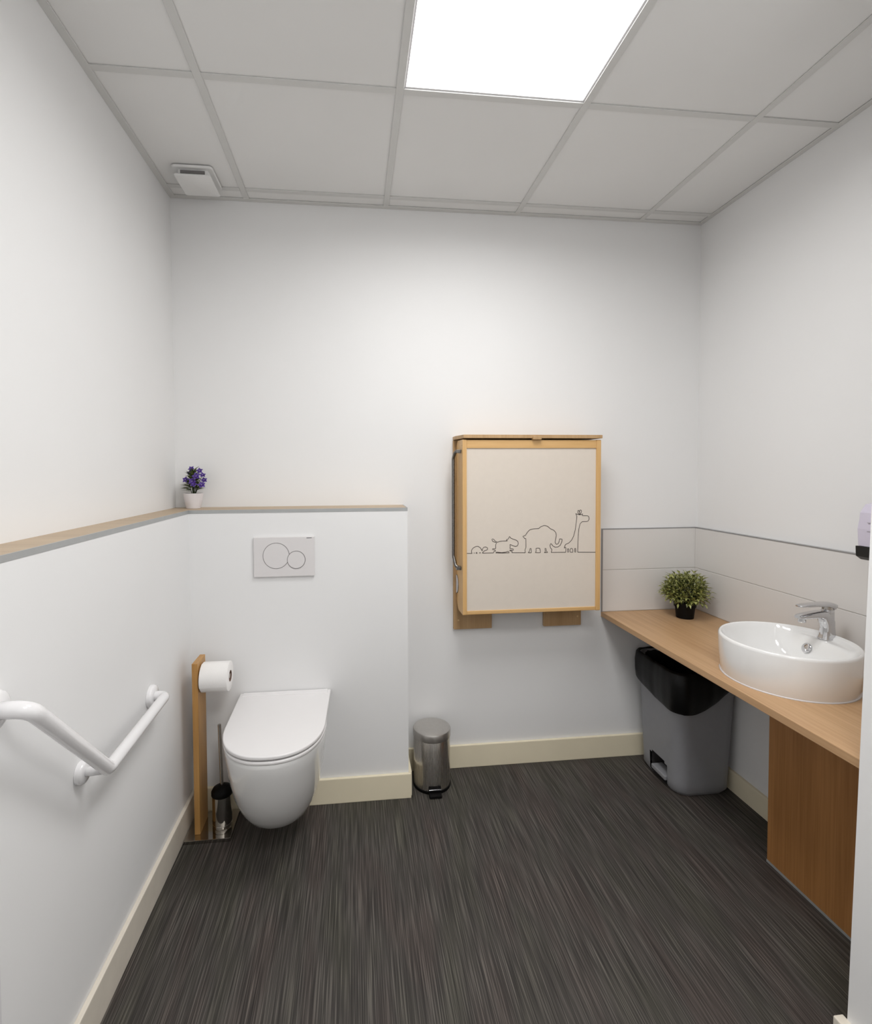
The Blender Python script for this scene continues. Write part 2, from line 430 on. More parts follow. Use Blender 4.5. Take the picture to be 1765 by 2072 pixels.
# ================================================================ COUNTER AND PANEL
tag(obj('worktop', box(CX, W, YN, 0, HC - CT, HC, .0015, 2), 'counter'), 'light oak laminate counter carrying the round basin', 'counter')
pn = empty('cover_panel', (2.211, -0.96, 0)); tag(pn, 'upright oak laminate panel under the basin counter', 'panel')
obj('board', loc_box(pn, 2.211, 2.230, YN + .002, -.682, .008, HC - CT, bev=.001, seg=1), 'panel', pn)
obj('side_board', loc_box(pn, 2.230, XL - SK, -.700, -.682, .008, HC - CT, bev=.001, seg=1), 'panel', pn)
obj('bottom_strip', loc_box(pn, 2.2095, 2.230, YN + .002, -.6815, 0, .008), 'strip', pn)

# ================================================================ WALL-HUNG TOILET
TCX = 0.4845
def dshape(hw, yb, ys, yf, e=2.25, n=40, cx=TCX, hwb=None):
    """D outline: straight sides from the wall (yb) to ys, rounded nose to yf (y falls towards the room)"""
    pts = []; hwb = hw if hwb is None else hwb
    for k in range(6):
        t = k / 6; pts.append((cx - hwb * (1 - t) - hw * t, yb + (ys - yb) * t))
    for k in range(n + 1):
        a = pi * k / n
        c, s_ = cos(a), sin(a)
        x = -math.copysign(abs(c) ** (2 / e), c); y = abs(s_) ** (2 / e)
        pts.append((cx + hw * x, ys + (yf - ys) * y))
    for k in range(1, 7):
        t = k / 6; pts.append((cx + hw * (1 - t) + hwb * t, ys + (yb - ys) * t))
    return pts
toilet = empty('toilet', (TCX, -PD, 0.10)); tag(toilet, 'white wall-hung toilet with closed lid beside the paper stand', 'toilet')
def T3(pts, z, root): return [(p[0] - root.location.x, p[1] - root.location.y, z - root.location.z) for p in pts]
YB = -PD - .001
levels = [  # z, half width, half width at wall, arc start, nose, centre
 (.088, .045, .055, -.33, -.392, .475), (.092, .074, .080, -.33, -.427, .475), (.108, .102, .100, -.33, -.466, .475), (.135, .123, .112, -.34, -.503, .476),
 (.18, .141, .122, -.35, -.545, .477), (.24, .156, .130, -.37, -.588, .479), (.32, .168, .140, -.39, -.627, .481),
 (.40, .176, .155, -.41, -.650, .483), (.436, .178, .165, -.42, -.659, .484), (.449, .1775, .166, -.42, -.659, .484), (.4525, .175, .165, -.42, -.656, .484)]
obj('bowl', loft([T3(dshape(hw, YB, ys, yf, 2.15, hwb=hb, cx=c_), z, toilet) for z, hw, hb, ys, yf, c_ in levels]), 'ceramic', toilet, auto=50)
def slab(hw, ys, yf, z0, z1, r, hwb=None):
    L = []
    for dz, ins in ((0, r * .8), (r * .5, r * .15), (r, 0)): L.append((z0 + dz, ins))
    for dz, ins in ((r, 0), (r * .5, r * .25), (r * .15, r * .7), (0, r * 1.6)): L.append((z1 - dz, ins))
    return loft([T3(dshape(hw - i, YB - .004, ys, yf + i, 2.25, hwb=(hwb or hw) - i), z, toilet) for z, i in L])
obj('seat', slab(.1775, -.43, -.6615, .4535, .4645, .003, .172), 'lid', toilet, auto=45)
obj('seat_gap_shade', loft([T3(dshape(.1705, YB - .006, -.43, -.6535, 2.25), z, toilet) for z in (.4645, .4695)]), 'groove', toilet)  # grey filler, shade between seat and lid put into its colour
lid = obj('lid', slab(.1765, -.44, -.661, .4690, .4815, .003, .1825), 'lid', toilet, auto=45)
obj('hinge_cover', box(-.17, .17, YB - .036 + PD, YB - .002 + PD, .478 - .1, .4845 - .1, .003, 2), 'lid', toilet)

# ================================================================ FLUSH PLATE
fp = empty('flush_plate', (.485, -PD, .958)); tag(fp, 'pale grey-white dual flush plate with two round buttons', 'flush plate')
obj('plate', box(-.1215, .1215, -.011, -.0005, 0, .163, .003, 2), 'plate', fp)
def disc(cx, cz, r, y0, y1, n=64):
    return loft([[(cx + r * cos(2 * pi * k / n), y, cz + r * sin(2 * pi * k / n)) for k in range(n)] for y in (y0, y1)])
c1 = on_plane(559, 1124.8, 1, -PD - .011); c2 = on_plane(599.7, 1132.6, 1, -PD - .011)
r1, r2 = .0533, .0367
def local(p, root): return (p.x - root.location.x, p.y - root.location.y, p.z - root.location.z)
a1, a2 = local(c1, fp), local(c2, fp)
obj('button_ring', disc(a1[0], a1[2], r1, -.0114, -.010), 'groove', fp)
obj('button', disc(a1[0], a1[2], r1 - .0022, -.0122, -.010), 'plate', fp)
obj('button_ring', disc(a2[0], a2[2], r2, -.0124, -.010), 'groove', fp)
obj('button', disc(a2[0], a2[2], r2 - .0022, -.0130, -.010), 'plate', fp)
obj('maker_mark', box(.090, .111, -.0113, -.0105, .1555, .1578), 'dark', fp)

# ================================================================ GRAB RAIL
gr = empty('grab_rail', (LX, -1.0, .668)); tag(gr, 'white angled grab rail fixed to the low left wall', 'grab rail')
def G(x, y, z): return (x - LX, y + 1.0, z - .668)
A, E_, Z_ = (.158, -.588, .664), (.175, -1.0, .672), (.178, -1.285, .956)
path = fillet_path([G(LX + .006, A[1], A[2]), G(*A), G(*E_), G(*Z_), G(LX + .006, Z_[1], Z_[2])], [.028, .03, .045], 10)
obj('rail', tube(path, .0158, 20), 'bar', gr, smooth=True)
obj('post', tube([G(LX + .006, E_[1] - .003, E_[2] - .003), G(.166, E_[1], E_[2])], .0112, 16), 'bar', gr, smooth=True)
def flange(y, z, r=.034, d=.016):
    n = 40; prof = [(0.0, r), (d * .55, r), (d * .85, r * .93), (d, r * .8)]
    return loft([[G(LX + .0005 + dx, y + rr * cos(2 * pi * k / n), z + rr * sin(2 * pi * k / n)) for k in range(n)] for dx, rr in prof])
for p in (A, E_, Z_):
    obj('flange', flange(p[1] - (.003 if p is E_ else 0), p[2] - (.003 if p is E_ else 0), .027 if p is E_ else .036), 'bar', gr, auto=40)

# ================================================================ PAPER STAND, ROLL, BRUSH
st = empty('paper_stand', (.215, -.28, 0)); tag(st, 'bamboo toilet paper stand on a polished steel base', 'paper stand')
sx, sy = .215, -.28
obj('base', box(.128 - sx, .298 - sx, -.366 - sy, -.206 - sy, 0, .014, .0015, 2), 'darkchrome', st)
obj('post', box(.160 - sx, .181 - sx, -.336 - sy, -.236 - sy, .014, .668, .0015, 1), 'bamboo', st)
RY, RZ = -.288, .598
obj('roll_arm', tube([(.181 - sx, RY - sy, RZ), (.286 - sx, RY - sy, RZ)], .009, 16), 'darkchrome', st, auto=40)
rl = empty('toilet_paper_roll', (.235, RY, RZ)); tag(rl, 'white toilet paper roll hung on the bamboo stand', 'paper roll')
def ringx(prof, n=48, wob=None):
    return [[(x, r * cos(2 * pi * k / n), r * sin(2 * pi * k / n)) for k in range(n)] for x, r in prof]
obj('paper', loft(ringx([(-.049, .021), (-.049, .053), (-.047, .0555), (.051, .0555), (.053, .053), (.053, .021)]), False, False), 'paper', rl, auto=40)
obj('core', loft(ringx([(-.049, .021), (.0535, .021), (.0535, .0195), (-.049, .0195), (-.049, .021)]), False, False), 'core', rl, auto=40)
# loose end of the paper: a thin sheet hanging over the front with a straight edge
sheet = []
for x in (-.0485, .0525):
    row = []
    for k in range(9):
        a = radians(100 + k * 13)
        row.append((x, .0566 * cos(a), .0566 * sin(a)))
    sheet.append(row)
bmS = bmesh.new(); rws = [[bmS.verts.new(p) for p in r] for r in sheet]
for k in range(8): bmS.faces.new((rws[0][k], rws[1][k], rws[1][k + 1], rws[0][k + 1]))
obj('loose_sheet', bmS, 'paper', rl, smooth=True)

tb = empty('toilet_brush', (.250, -.288, .014)); tag(tb, 'toilet brush in a polished steel holder with black lid', 'toilet brush')
obj('holder', lathe([(.0355, 0.0), (.0365, .002), (.0365, .012), (.0352, .013), (.0352, .015), (.0365, .016), (.0365, .128)], 0, 0, 48), 'darkchrome', tb, auto=40)
obj('holder_lid', lathe([(.038, .122), (.0395, .124), (.0395, .136), (.034, .146), (.020, .153), (.010, .157)], 0, 0, 40), 'blackdull', tb, auto=40)
obj('handle', tube([(0, 0, .150), (-.006, 0, .395)], .0063, 16), 'darkchrome', tb, auto=40)

# ================================================================ SMALL PEDAL BIN
pb = empty('pedal_bin', (1.103, -.108, 0)); tag(pb, 'small round brushed steel pedal bin beside the low boxed wall', 'bin')
obj('base_ring', lathe([(.0815, 0), (.083, .002), (.083, .012), (.080, .014)], 0, 0, 56), 'blackdull', pb, auto=40)
obj('body', lathe([(.0805, .010), (.0805, .225), (.0795, .227)], 0, 0, 64), 'brushed', pb, auto=40)
obj('lid', lathe([(.0825, .222), (.083, .224), (.083, .250), (.081, .254), (.072, .2575), (.05, .260), (.02, .2615), (.003, .2617)], 0, 0, 64), 'lidsteel', pb, auto=35)
pd = obj('pedal', box(-.0265, .0265, -.112, -.078, .003, .013, .002, 2), 'blackdull', pb)
obj('pedal_plate', box(-.0265, .0265, -.0900, -.0780, .0205, .0265, .001, 1), 'chrome', pb)
obj('pedal_slot', prism([(-.028, .012), (.028, .012), (.026, .036), (-.026, .036)], 1, -.0830, -.070), 'blackdull', pb)

# ================================================================ LARGE BIN WITH LINER
bx0, bx1, by0, by1 = 2.097, 2.385, -.352, -.030
bcx, bcy = (bx0 + bx1) / 2, (by0 + by1) / 2
gb = empty('waste_bin', (bcx, bcy, 0)); tag(gb, 'tall grey plastic pedal bin under the oak counter', 'bin')
NB = .0, 
def bin_loop(z, off=0.0, ny=10):
    t = z / .53; hx = (bx1 - bx0) / 2 - .019 + .019 * t + off; hy = (by1 - by0) / 2 - .018 + .018 * t + off; r = .055
    if z < .02: hx -= (.02 - z) * .6; hy -= (.02 - z) * .6
    pts = []
    def arc(cx, cy, a0, n=8):
        return [(cx + r * cos(a0 + pi / 2 * i / n), cy + r * sin(a0 + pi / 2 * i / n)) for i in range(n + 1)]
    pts += arc(hx - r, hy - r, 0); pts += arc(-hx + r, hy - r, pi / 2)
    # straight -x side, from +y to -y, columns at the notch limits
    ya, yb = hy - r, -hy + r
    for k in range(1, ny): pts.append((-hx, ya + (yb - ya) * k / ny))
    pts += arc(-hx + r, -hy + r, pi); pts += arc(hx - r, -hy + r, 3 * pi / 2)
    return pts
zl = [0, .008, .02, .06, .085, .10, .11, .25, .40, .52, .53]
bm = bmesh.new(); rows = []
for z in zl: rows.append([bm.verts.new((p[0], p[1], z)) for p in bin_loop(z)])
n = len(rows[0]); i0 = 9 + 9 - 1          # index of the last vertex of the second corner arc
def is_notch(i, lv):
    k = i - i0                             # column on the straight side (0..9)
    if k < 2 or k > 8: return False
    if lv >= 6: return False
    if lv == 5: return 3 <= k <= 7
    return True
cut = []
for lv in range(len(zl) - 1):
    for i in range(n):
        j = (i + 1) % n
        f = bm.faces.new((rows[lv][i], rows[lv][j], rows[lv + 1][j], rows[lv + 1][i]))
        if is_notch(i, lv): cut.append(f)
bm.faces.new(rows[0][::-1])
# inner lip
inn = [bm.verts.new((p[0], p[1], .53)) for p in bin_loop(.53, -.006)]; inn2 = [bm.verts.new((p[0], p[1], .40)) for p in bin_loop(.40, -.006)]
for i in range(n):
    j = (i + 1) % n
    bm.faces.new((rows[-1][i], rows[-1][j], inn[j], inn[i])); bm.faces.new((inn[i], inn[j], inn2[j], inn2[i]))
bmesh.ops.delete(bm, geom=cut, context='FACES')
obj('body', bm, 'greybin', gb, auto=40)
ns = bin_loop(.05)
ya_, yb__ = bin_loop(.05)[i0 + 2][1], bin_loop(.05)[i0 + 9][1]; xf = bin_loop(.11)[i0 + 4][0]
pr = bmesh.new()       # open-fronted recess behind the pedal, its shade put into the dark colour
P8 = [pr.verts.new(p) for p in ((xf + .012, yb__, .002), (xf + .012, ya_, .002), (xf + .012, ya_, .11), (xf + .012, yb__, .11), (xf + .07, yb__, .002), (xf + .07, ya_, .002), (xf + .07, ya_, .11), (xf + .07, yb__, .11))]
for f in ((4, 5, 6, 7), (0, 4, 7, 3), (1, 2, 6, 5), (3, 7, 6, 2), (0, 1, 5, 4)): pr.faces.new([P8[k] for k in f])
obj('pedal_recess', pr, 'dark', gb)
obj('pedal', box(xf - .006, xf + .05, yb__ + .004, ya_ - .02, .030, .050, .005, 3), 'greybin', gb)
# liner
rnd = random.Random(4)
ln = empty('bin_liner', (bcx, bcy, .3)); tag(ln, 'black plastic liner folded over the rim of the grey bin', 'bin liner')
def liner_loops():
    base = bin_loop(.53, 0.0); m = []
    # refine
    for i in range(len(base)):
        a, c = base[i], base[(i + 1) % len(base)]
        L = math.hypot(c[0] - a[0], c[1] - a[1]); k = max(1, int(L / .008))
        for t in range(k): m.append((a[0] + (c[0] - a[0]) * t / k, a[1] + (c[1] - a[1]) * t / k))
    return m
LP = liner_loops(); hxm, hym = (bx1 - bx0) / 2, (by1 - by0) / 2
def zlow(x, y):
    # deepest at the corner towards the room and the camera, rising along both faces
    wx, wy = x + bcx, y + bcy
    if x < -hxm + .03:     # -x face
        t = (wy - (by0 + .03)) / (by1 - by0 - .03); t = max(0, min(1, t)); z = .364 + .045 * t ** 1.3
    elif y < -hym + .03:   # -y face
        t = (wx - (bx0 + .03)) / (bx1 - bx0 - .03); t = max(0, min(1, t)); z = .362 + .17 * t ** 2.0
    else: z = .455
    return min(z, .50)
def nrm2(x, y):
    L = math.hypot(x, y * hxm / hym) or 1
    return x / L, y * hxm / hym / L
loops = []
ang = [math.atan2(y, x) for x, y in LP]
wr = [.0016 * sin(5 * a + 1) + .0012 * sin(11 * a + .5) + .0006 * sin(23 * a) for a in ang]
def ring(off, zf, wamp):
    out = []
    for (x, y), a, w_ in zip(LP, ang, wr):
        nx, ny = nrm2(x, y); d = off + w_ * wamp
        d = min(d, .025)
        out.append((x + nx * d, y + ny * d, zf(x, y, w_) - .3))
    return out
loops.append(ring(-.035, lambda x, y, w_: .22, 1)); loops.append(ring(-.012, lambda x, y, w_: .45, .6))
loops.append(ring(-.006, lambda x, y, w_: .528, .3)); loops.append(ring(.004, lambda x, y, w_: .538 + w_, .4))
loops.append(ring(.013, lambda x, y, w_: .528 + w_, .6)); loops.append(ring(.018, lambda x, y, w_: .528 - .3 * (.528 - zlow(x, y)), 1.0))
loops.append(ring(.017, lambda x, y, w_: .528 - .6 * (.528 - zlow(x, y)), 1.3)); loops.append(ring(.013, lambda x, y, w_: .528 - .88 * (.528 - zlow(x, y)), 1.2))
loops.append(ring(.006, lambda x, y, w_: zlow(x, y) + w_, .5))
obj('liner_film', loft(loops, True, False), 'liner', ln, smooth=True)

# ================================================================ BASIN
BX, BY, BR, BZ = 2.166, -.793, .190, .836
ba = empty('wash_basin', (BX, BY, HC)); tag(ba, 'round white ceramic basin standing on the oak counter', 'basin')
HB_ = BZ - HC
RI = BR - .011
CH = 2.300 - BX       # front edge of the tap ledge (local x)
def sm(t): t = max(0, min(1, t)); return t * t * (3 - 2 * t)
def inner_z(x, y):
    r = math.hypot(x, y) / RI
    bowl = .030 + (HB_ - .004 - .030) * (max(0, r - .55) / .45) ** 2.4 if r > .55 else .030 - .006 * (1 - r / .55)
    led = HB_ - .016 + .012 * sm((r - .88) / .12)
    return max(bowl, bowl + (led - bowl) * sm((x - CH + .045 + .25 * y * y) / .045))
nA = 96
def circ(r, z): return [(r * cos(2 * pi * k / nA), r * sin(2 * pi * k / nA), z) for k in range(nA)]
loops = [circ(BR - .012, 0), circ(BR - .009, 0), circ(BR - .007, .003), circ(BR - .002, HB_ * .5), circ(BR, HB_ - .010), circ(BR - .0012, HB_ - .004), circ(BR - .004, HB_ - .0008), circ(BR - .0065, HB_), circ(BR - .009, HB_ - .001)]
for q in range(40):
    r = RI * (1 - q / 40.0)
    if q == 39: r = RI * .03
    loops.append([(r * cos(2 * pi * k / nA), r * sin(2 * pi * k / nA), inner_z(r * cos(2 * pi * k / nA), r * sin(2 * pi * k / nA))) for k in range(nA)])
obj('bowl', loft(loops), 'ceramic', ba, auto=60)
obj('seal', lathe([(BR - .009, 0), (BR - .004, 0), (BR - .007, .003)], 0, 0, 96, False, False), 'white', ba, smooth=True)
# overflow cap on the slope below the tap ledge
ov = on_plane(1634.5, 1311, 2, HC + HB_ - .050)
oc = obj('overflow_cap', lathe([(.0165, -.001), (.0165, .0015), (.0145, .003), (.004, .0038)], 0, 0, 32), 'chrome', ba, auto=40)
oc.location = (CH - .024, ov.y - BY, inner_z(CH - .021, ov.y - BY) + .001)
oc.rotation_euler = (0, radians(-66), 0)
dr = obj('drain', lathe([(.022, .0), (.022, .002), (.018, .0035), (.003, .004)], 0, 0, 32), 'chrome', ba, auto=40); dr.location = (0, 0, .0245)

# ================================================================ TAP
tp = empty('basin_tap', (2.333, -.772, HC + HB_ - .0155), radians(180 + 3)); tag(tp, 'chrome single lever mixer tap on the basin rim', 'tap')
def sect(cx, cz, hw, ht, tilt, n=24, e=3.2):
    """cross-section normal to the local x direction (tilted about y): superellipse"""
    out = []
    for k in range(n):
        a = 2 * pi * k / n; c, s_ = cos(a), sin(a)
        y = hw * math.copysign(abs(c) ** (2 / e), c); t = ht * math.copysign(abs(s_) ** (2 / e), s_)
        out.append((cx - t * sin(tilt), y, cz + t * cos(tilt)))
    return out
obj('base_ring', loft([[(.026 * cos(2 * pi * k / 32), .024 * sin(2 * pi * k / 32), z) for k in range(32)] for z in (0, .004)]), 'chrome', tp, auto=40)
# column flowing into the spout: sections turn from horizontal to vertical
col = [(.000, .003, .0215, .024, 88), (-.001, .020, .0185, .020, 88), (-.001, .040, .0175, .0185, 84), (.000, .055, .0175, .0205, 74), (.006, .068, .018, .022, 52), (.020, .0820, .0185, .0160, 20), (.040, .0845, .0185, .0115, 4), (.075, .0830, .018, .0090, -4), (.105, .0795, .0165, .0075, -8), (.1145, .0782, .012, .0045, -8)]
obj('body', loft([sect(cx_, cz_, hw, ht, radians(-90 + (90 - a)) if False else radians(a), 28) for cx_, cz_, hw, ht, a in col]), 'chrome', tp, auto=60)
obj('back', loft([[(-.0215 + .0 + x_, y_, z_) for x_, y_ in ((.0 + .020 + hx * cos(2 * pi * k / 28), hy * sin(2 * pi * k / 28)) for k in range(28))] for z_, hx, hy in ((.003, .0225, .021), (.05, .0195, .018), (.085, .0185, .0178), (.098, .018, .0175), (.100, .016, .016))]), 'chrome', tp, auto=50)
obj('cartridge', lathe([(.0155, .090), (.0155, .110)], -.001, 0, 28), 'darkchrome', tp, auto=40)
lev = [(-.0235, .100, .008, .006, 40), (-.0205, .108, .0165, .0105, 30), (-.008, .1135, .0185, .0095, 10), (.012, .1165, .0185, .0075, 2), (.05, .1175, .0175, .005, 0), (.090, .1165, .0165, .0042, -3), (.108, .1155, .0135, .0036, -4), (.114, .115, .0085, .0022, -4)]
obj('lever', loft([sect(cx_, cz_, hw, ht, radians(a), 28) for cx_, cz_, hw, ht, a in lev]), 'chrome', tp, auto=60)
obj('aerator', lathe([(.0105, .062), (.0115, .064), (.0115, .075)], .098, 0, 28), 'chrome', tp, auto=40)

# ================================================================ SOAP DISPENSER
sd = empty('soap_dispenser', (W, -.915, 1.10)); tag(sd, 'pale lilac wall soap dispenser with a black nozzle base', 'soap dispenser')
hy = .052; dx = -(W - 2.338)
side = [(0, .047), (dx, .047), (dx - .002, .10), (dx + .004, .150), (dx + .022, .176), (0, .192)]
obj('body', prism([(x, z) for x, z in side], 1, -hy, hy, .004, 2), 'lilac', sd)
side2 = [(0, .006), (dx + .012, .003), (dx - .004, .014), (dx - .006, .046), (0, .046)]
obj('nozzle_base', prism(side2, 1, -hy - .002, hy + .003, .003, 2), 'black', sd)
obj('push_mark', box(dx - .0035, dx - .001, hy - .075, hy - .030, .1205, .1213), 'groove', sd)
obj('push_mark', box(dx - .0035, dx - .001, hy - .075, hy - .030, .0935, .0943), 'groove', sd)

# ================================================================ CHANGING TABLE
TX0, TX1, TY = 1.235, 1.861, -.150
ct = empty('changing_table', (1.545, 0, .652)); tag(ct, 'folded beech changing table with animal line drawing on back wall', 'changing table')
def cb(x0, x1, y0, y1, z0, z1, **k): return loc_box(ct, x0, x1, y0, y1, z0, z1, **k)
for x0, x1, z0 in ((1.221, 1.401, .654), (1.652, 1.834, .652)):
    obj('wall_board', cb(x0, x1, -.019, -.0005, z0, 1.524, bev=.002, seg=2), 'ply', ct)
obj('top_board', prism([(1.222 - 1.545, 0), (1.222 - 1.545, -.05), (1.238 - 1.545, -.158), (1.8625 - 1.545, -.158), (1.8625 - 1.545, 0)], 2, 1.5255 - .652, 1.5405 - .652, .0015, 2), 'ply', ct)
def rail(x0, x1, name='side_rail'):
    # side profile in y,z with rounded lower back corner and rounded top back corner
    zb, zt, yb_, yf_ = .757, 1.520, -.022, TY
    pts = []
    def arc(cy, cz, r, a0, a1, n=6):
        for i in range(n + 1):
            a = radians(a0 + (a1 - a0) * i / n); pts.append((cy + r * cos(a), cz - .652 + r * sin(a)))
    arc(yf_ + .004, zb + .004, .004, 180, 270, 2)
    arc(yb_ - .045, zb + .045, .045, 270, 360)
    arc(yb_ - .03, zt - .03, .03, 0, 90)
    arc(yf_ + .004, zt - .004, .004, 90, 180, 2)
    return obj(name, prism(pts, 0, x0 - 1.545, x1 - 1.545, .0025, 2), 'beech', ct)
rl_ = rail(TX0, TX0 + .0185); rr_ = rail(TX1 - .0205, TX1)
obj('top_rail', cb(TX0 + .0185, TX1 - .0205, TY + .002, TY + .024, 1.4825, 1.5185, bev=.002), 'beech_x', ct)
obj('bottom_rail', cb(TX0 + .0185, TX1 - .0205, TY + .003, TY + .05, .7585, .7745, bev=.002), 'beech_x', ct)
YP = TY + .007
pnl = obj('board', cb(TX0 + .0185, TX1 - .0205, YP, YP + .012, .7745, 1.4825), 'canvas', ct)
# line drawing: crop pixels (origin 930,1010, 6.086 px per photo px) -> points on the board plane
def ip(x, y):
    p = on_plane(930 + x / 6.086, 1010 + y / 6.086, 1, YP)
    return (p.x - 1.545, YP - .0006, p.z - .652)
LINES = {
 'ground_line': [[(70, 668), (155, 668)], [(280, 664), (418, 662)], [(645, 659), (810, 659)], [(1130, 656), (1308, 654)], [(1455, 653), (1678, 654)]],
 'tortoise_drawing': [[(155, 668), (147, 650), (152, 622), (170, 600), (200, 583), (230, 582), (258, 600), (272, 625), (280, 640), (282, 615), (298, 593), (322, 588), (345, 600), (346, 618), (328, 630), (305, 637), (280, 664)], [(176, 666), (180, 660), (186, 666)], [(203, 667), (205, 657), (215, 656), (219, 667), (203, 667)], [(244, 666), (250, 657), (259, 659), (257, 667)]],
 'dog_drawing': [[(418, 662), (422, 645), (444, 640), (440, 628), (408, 622), (407, 610), (446, 608), (445, 575), (450, 548), (458, 536), (425, 526), (408, 518), (399, 496), (408, 488), (425, 498), (438, 515), (468, 530), (500, 519), (545, 515), (592, 514), (578, 506), (580, 498), (600, 491), (617, 458), (630, 478), (660, 492), (700, 506), (720, 523), (724, 550), (714, 574), (690, 582), (655, 572), (622, 556), (625, 580), (622, 608), (662, 612), (664, 628), (640, 630), (620, 626), (618, 634), (650, 642), (645, 659)], [(447, 662), (455, 652), (520, 658), (570, 652), (600, 642), (612, 660), (540, 663), (447, 662)]],
 'elephant_drawing': [[(810, 659), (806, 625), (819, 590), (817, 485), (800, 484), (795, 472), (779, 460), (795, 452), (810, 448), (835, 410), (865, 378), (910, 366), (975, 362), (1000, 340), (1045, 324), (1085, 334), (1120, 364), (1160, 382), (1185, 410), (1192, 450), (1182, 500), (1178, 535), (1195, 556), (1215, 548), (1228, 520), (1232, 490), (1265, 494), (1258, 530), (1240, 568), (1212, 588), (1180, 591), (1150, 575), (1126, 545), (1115, 570), (1122, 600), (1138, 620), (1130, 656)], [(846, 659), (862, 640), (870, 606), (880, 606), (884, 659), (846, 659)], [(934, 658), (944, 640), (944, 605), (988, 605), (997, 657), (934, 658)], [(1043, 657), (1057, 650), (1052, 606), (1064, 606), (1072, 640), (1085, 656), (1043, 657)]],
 'giraffe_drawing': [[(1308, 654), (1310, 600), (1303, 588), (1292, 606), (1293, 585), (1308, 556), (1345, 540), (1380, 505), (1405, 455), (1425, 380), (1437, 290), (1446, 212), (1430, 176), (1445, 184), (1458, 186), (1480, 192), (1500, 188), (1519, 180), (1510, 203), (1580, 205), (1595, 222), (1597, 245), (1585, 268), (1565, 275), (1512, 277), (1485, 305), (1470, 370), (1462, 450), (1458, 560), (1455, 653)], [(1478, 192), (1458, 170), (1458, 140), (1468, 136), (1478, 160), (1480, 190)], [(1482, 190), (1478, 150), (1488, 132), (1500, 136), (1502, 158), (1484, 190)], [(1331, 610), (1345, 612), (1345, 650), (1331, 652), (1331, 610)], [(1362, 652), (1362, 625), (1372, 606), (1386, 606), (1396, 625), (1396, 653), (1362, 652)], [(1420, 606), (1430, 606), (1432, 652), (1420, 652), (1420, 606)]],
}
def smooth_pts(pts, closed=False):
    out = []
    for i in range(len(pts) - 1):
        p0 = pts[max(0, i - 1)]; p1 = pts[i]; p2 = pts[i + 1]; p3 = pts[min(len(pts) - 1, i + 2)]
        d = math.hypot(p2[0] - p1[0], p2[1] - p1[1]); k = max(1, int(d / 10))
        for s_ in range(k):
            t = s_ / k
            out.append(tuple(.5 * (2 * p1[c] + (-p0[c] + p2[c]) * t * .7 + (2 * p0[c] - 5 * p1[c] + 4 * p2[c] - p3[c]) * t * t * .7 + (-p0[c] + 3 * p1[c] - 3 * p2[c] + p3[c]) * t ** 3 * .7) * 1.0 if False else
                       p1[c] + (p2[c] - p1[c]) * (t) + .35 * ((p2[c] - p0[c]) * .5 - (p2[c] - p1[c])) * t * (1 - t) * (1 - t) * 1.0 + .35 * ((p2[c] - p1[c]) - (p3[c] - p1[c]) * .5) * t * t * (1 - t) for c in (0, 1)))
    out.append(pts[-1]); return out
def ink_strip(nm, polys):
    bmL = bmesh.new()
    for poly in polys:
        P3 = [Vector(ip(*p)) for p in smooth_pts(poly)]
        wv = .0012; rowsL = []
        for i, p in enumerate(P3):
            a = P3[max(0, i - 1)]; c = P3[min(len(P3) - 1, i + 1)]; t = (c - a)
            if t.length < 1e-9: t = Vector((1, 0, 0))
            t.normalize(); nv = Vector((-t.z, 0, t.x)) * wv
            rowsL.append((bmL.verts.new(p + nv), bmL.verts.new(p - nv)))
        for r0, r1_ in zip(rowsL, rowsL[1:]):
            bmL.faces.new((r0[0], r1_[0], r1_[1], r0[1]))
    obj(nm, bmL, 'ink', pnl)
for nm, polys in LINES.items():
    if nm == 'ground_line':
        for poly in polys: ink_strip(nm, [poly])
    else: ink_strip(nm, polys)
# side handle bar in steel
hx_ = 1.2085
def hp(x, y, z): return (x - 1.545, y, z - .652)
pth = fillet_path([hp(1.236, -.115, 1.470), hp(1.212, -.105, 1.470), hp(hx_, -.080, 1.440), hp(hx_, -.080, 1.005), hp(1.214, -.105, .962), hp(1.236, -.115, .958)], .02, 6)
obj('handle_bar', tube(pth, .0072, 14), 'steel', ct, smooth=True)
for z in (1.470, .958):
    obj('handle_bracket', cb(1.214, 1.2355, -.124, -.104, z - .0075, z + .0075, bev=.0015), 'steel', ct)
n = 28; pts = []
for k in range(n + 1):
    a = -pi / 2 - pi * k / n
    pts.append((-.024 + .034 * cos(a), (.868 - .652) + .041 * sin(a)))
obj('white_pad', prism(pts, 0, 1.2315 - 1.545, 1.2352 - 1.545), 'white', ct)
pts2 = [(-.024 + (y + .024) * 1.05, (.868 - .652) + (z - .216) * 1.04) for y, z in pts]
obj('pad_rim', prism(pts2, 0, 1.2335 - 1.545, 1.2353 - 1.545), 'dark', ct)
for y, z in ((-.128, 1.497), (-.052, 1.32), (-.052, 1.12), (-.05, .778), (-.066, .768)):
    c = [(y + .0035 * cos(2 * pi * k / 12), z - .652 + .0035 * sin(2 * pi * k / 12)) for k in range(12)]
    obj('screw_cap', prism(c, 0, 1.2340 - 1.545, 1.2356 - 1.545), 'screw', ct)
for x, z in ((1.243, .697), (1.816, .695)):
    obj('screw_cap', disc(x - 1.545, z - .652, .0042, -.0205, -.018, 14), 'screw', ct)
obj('latch', cb(1.543, 1.582, -.166, -.146, 1.519, 1.535, bev=.003), 'ply', ct)

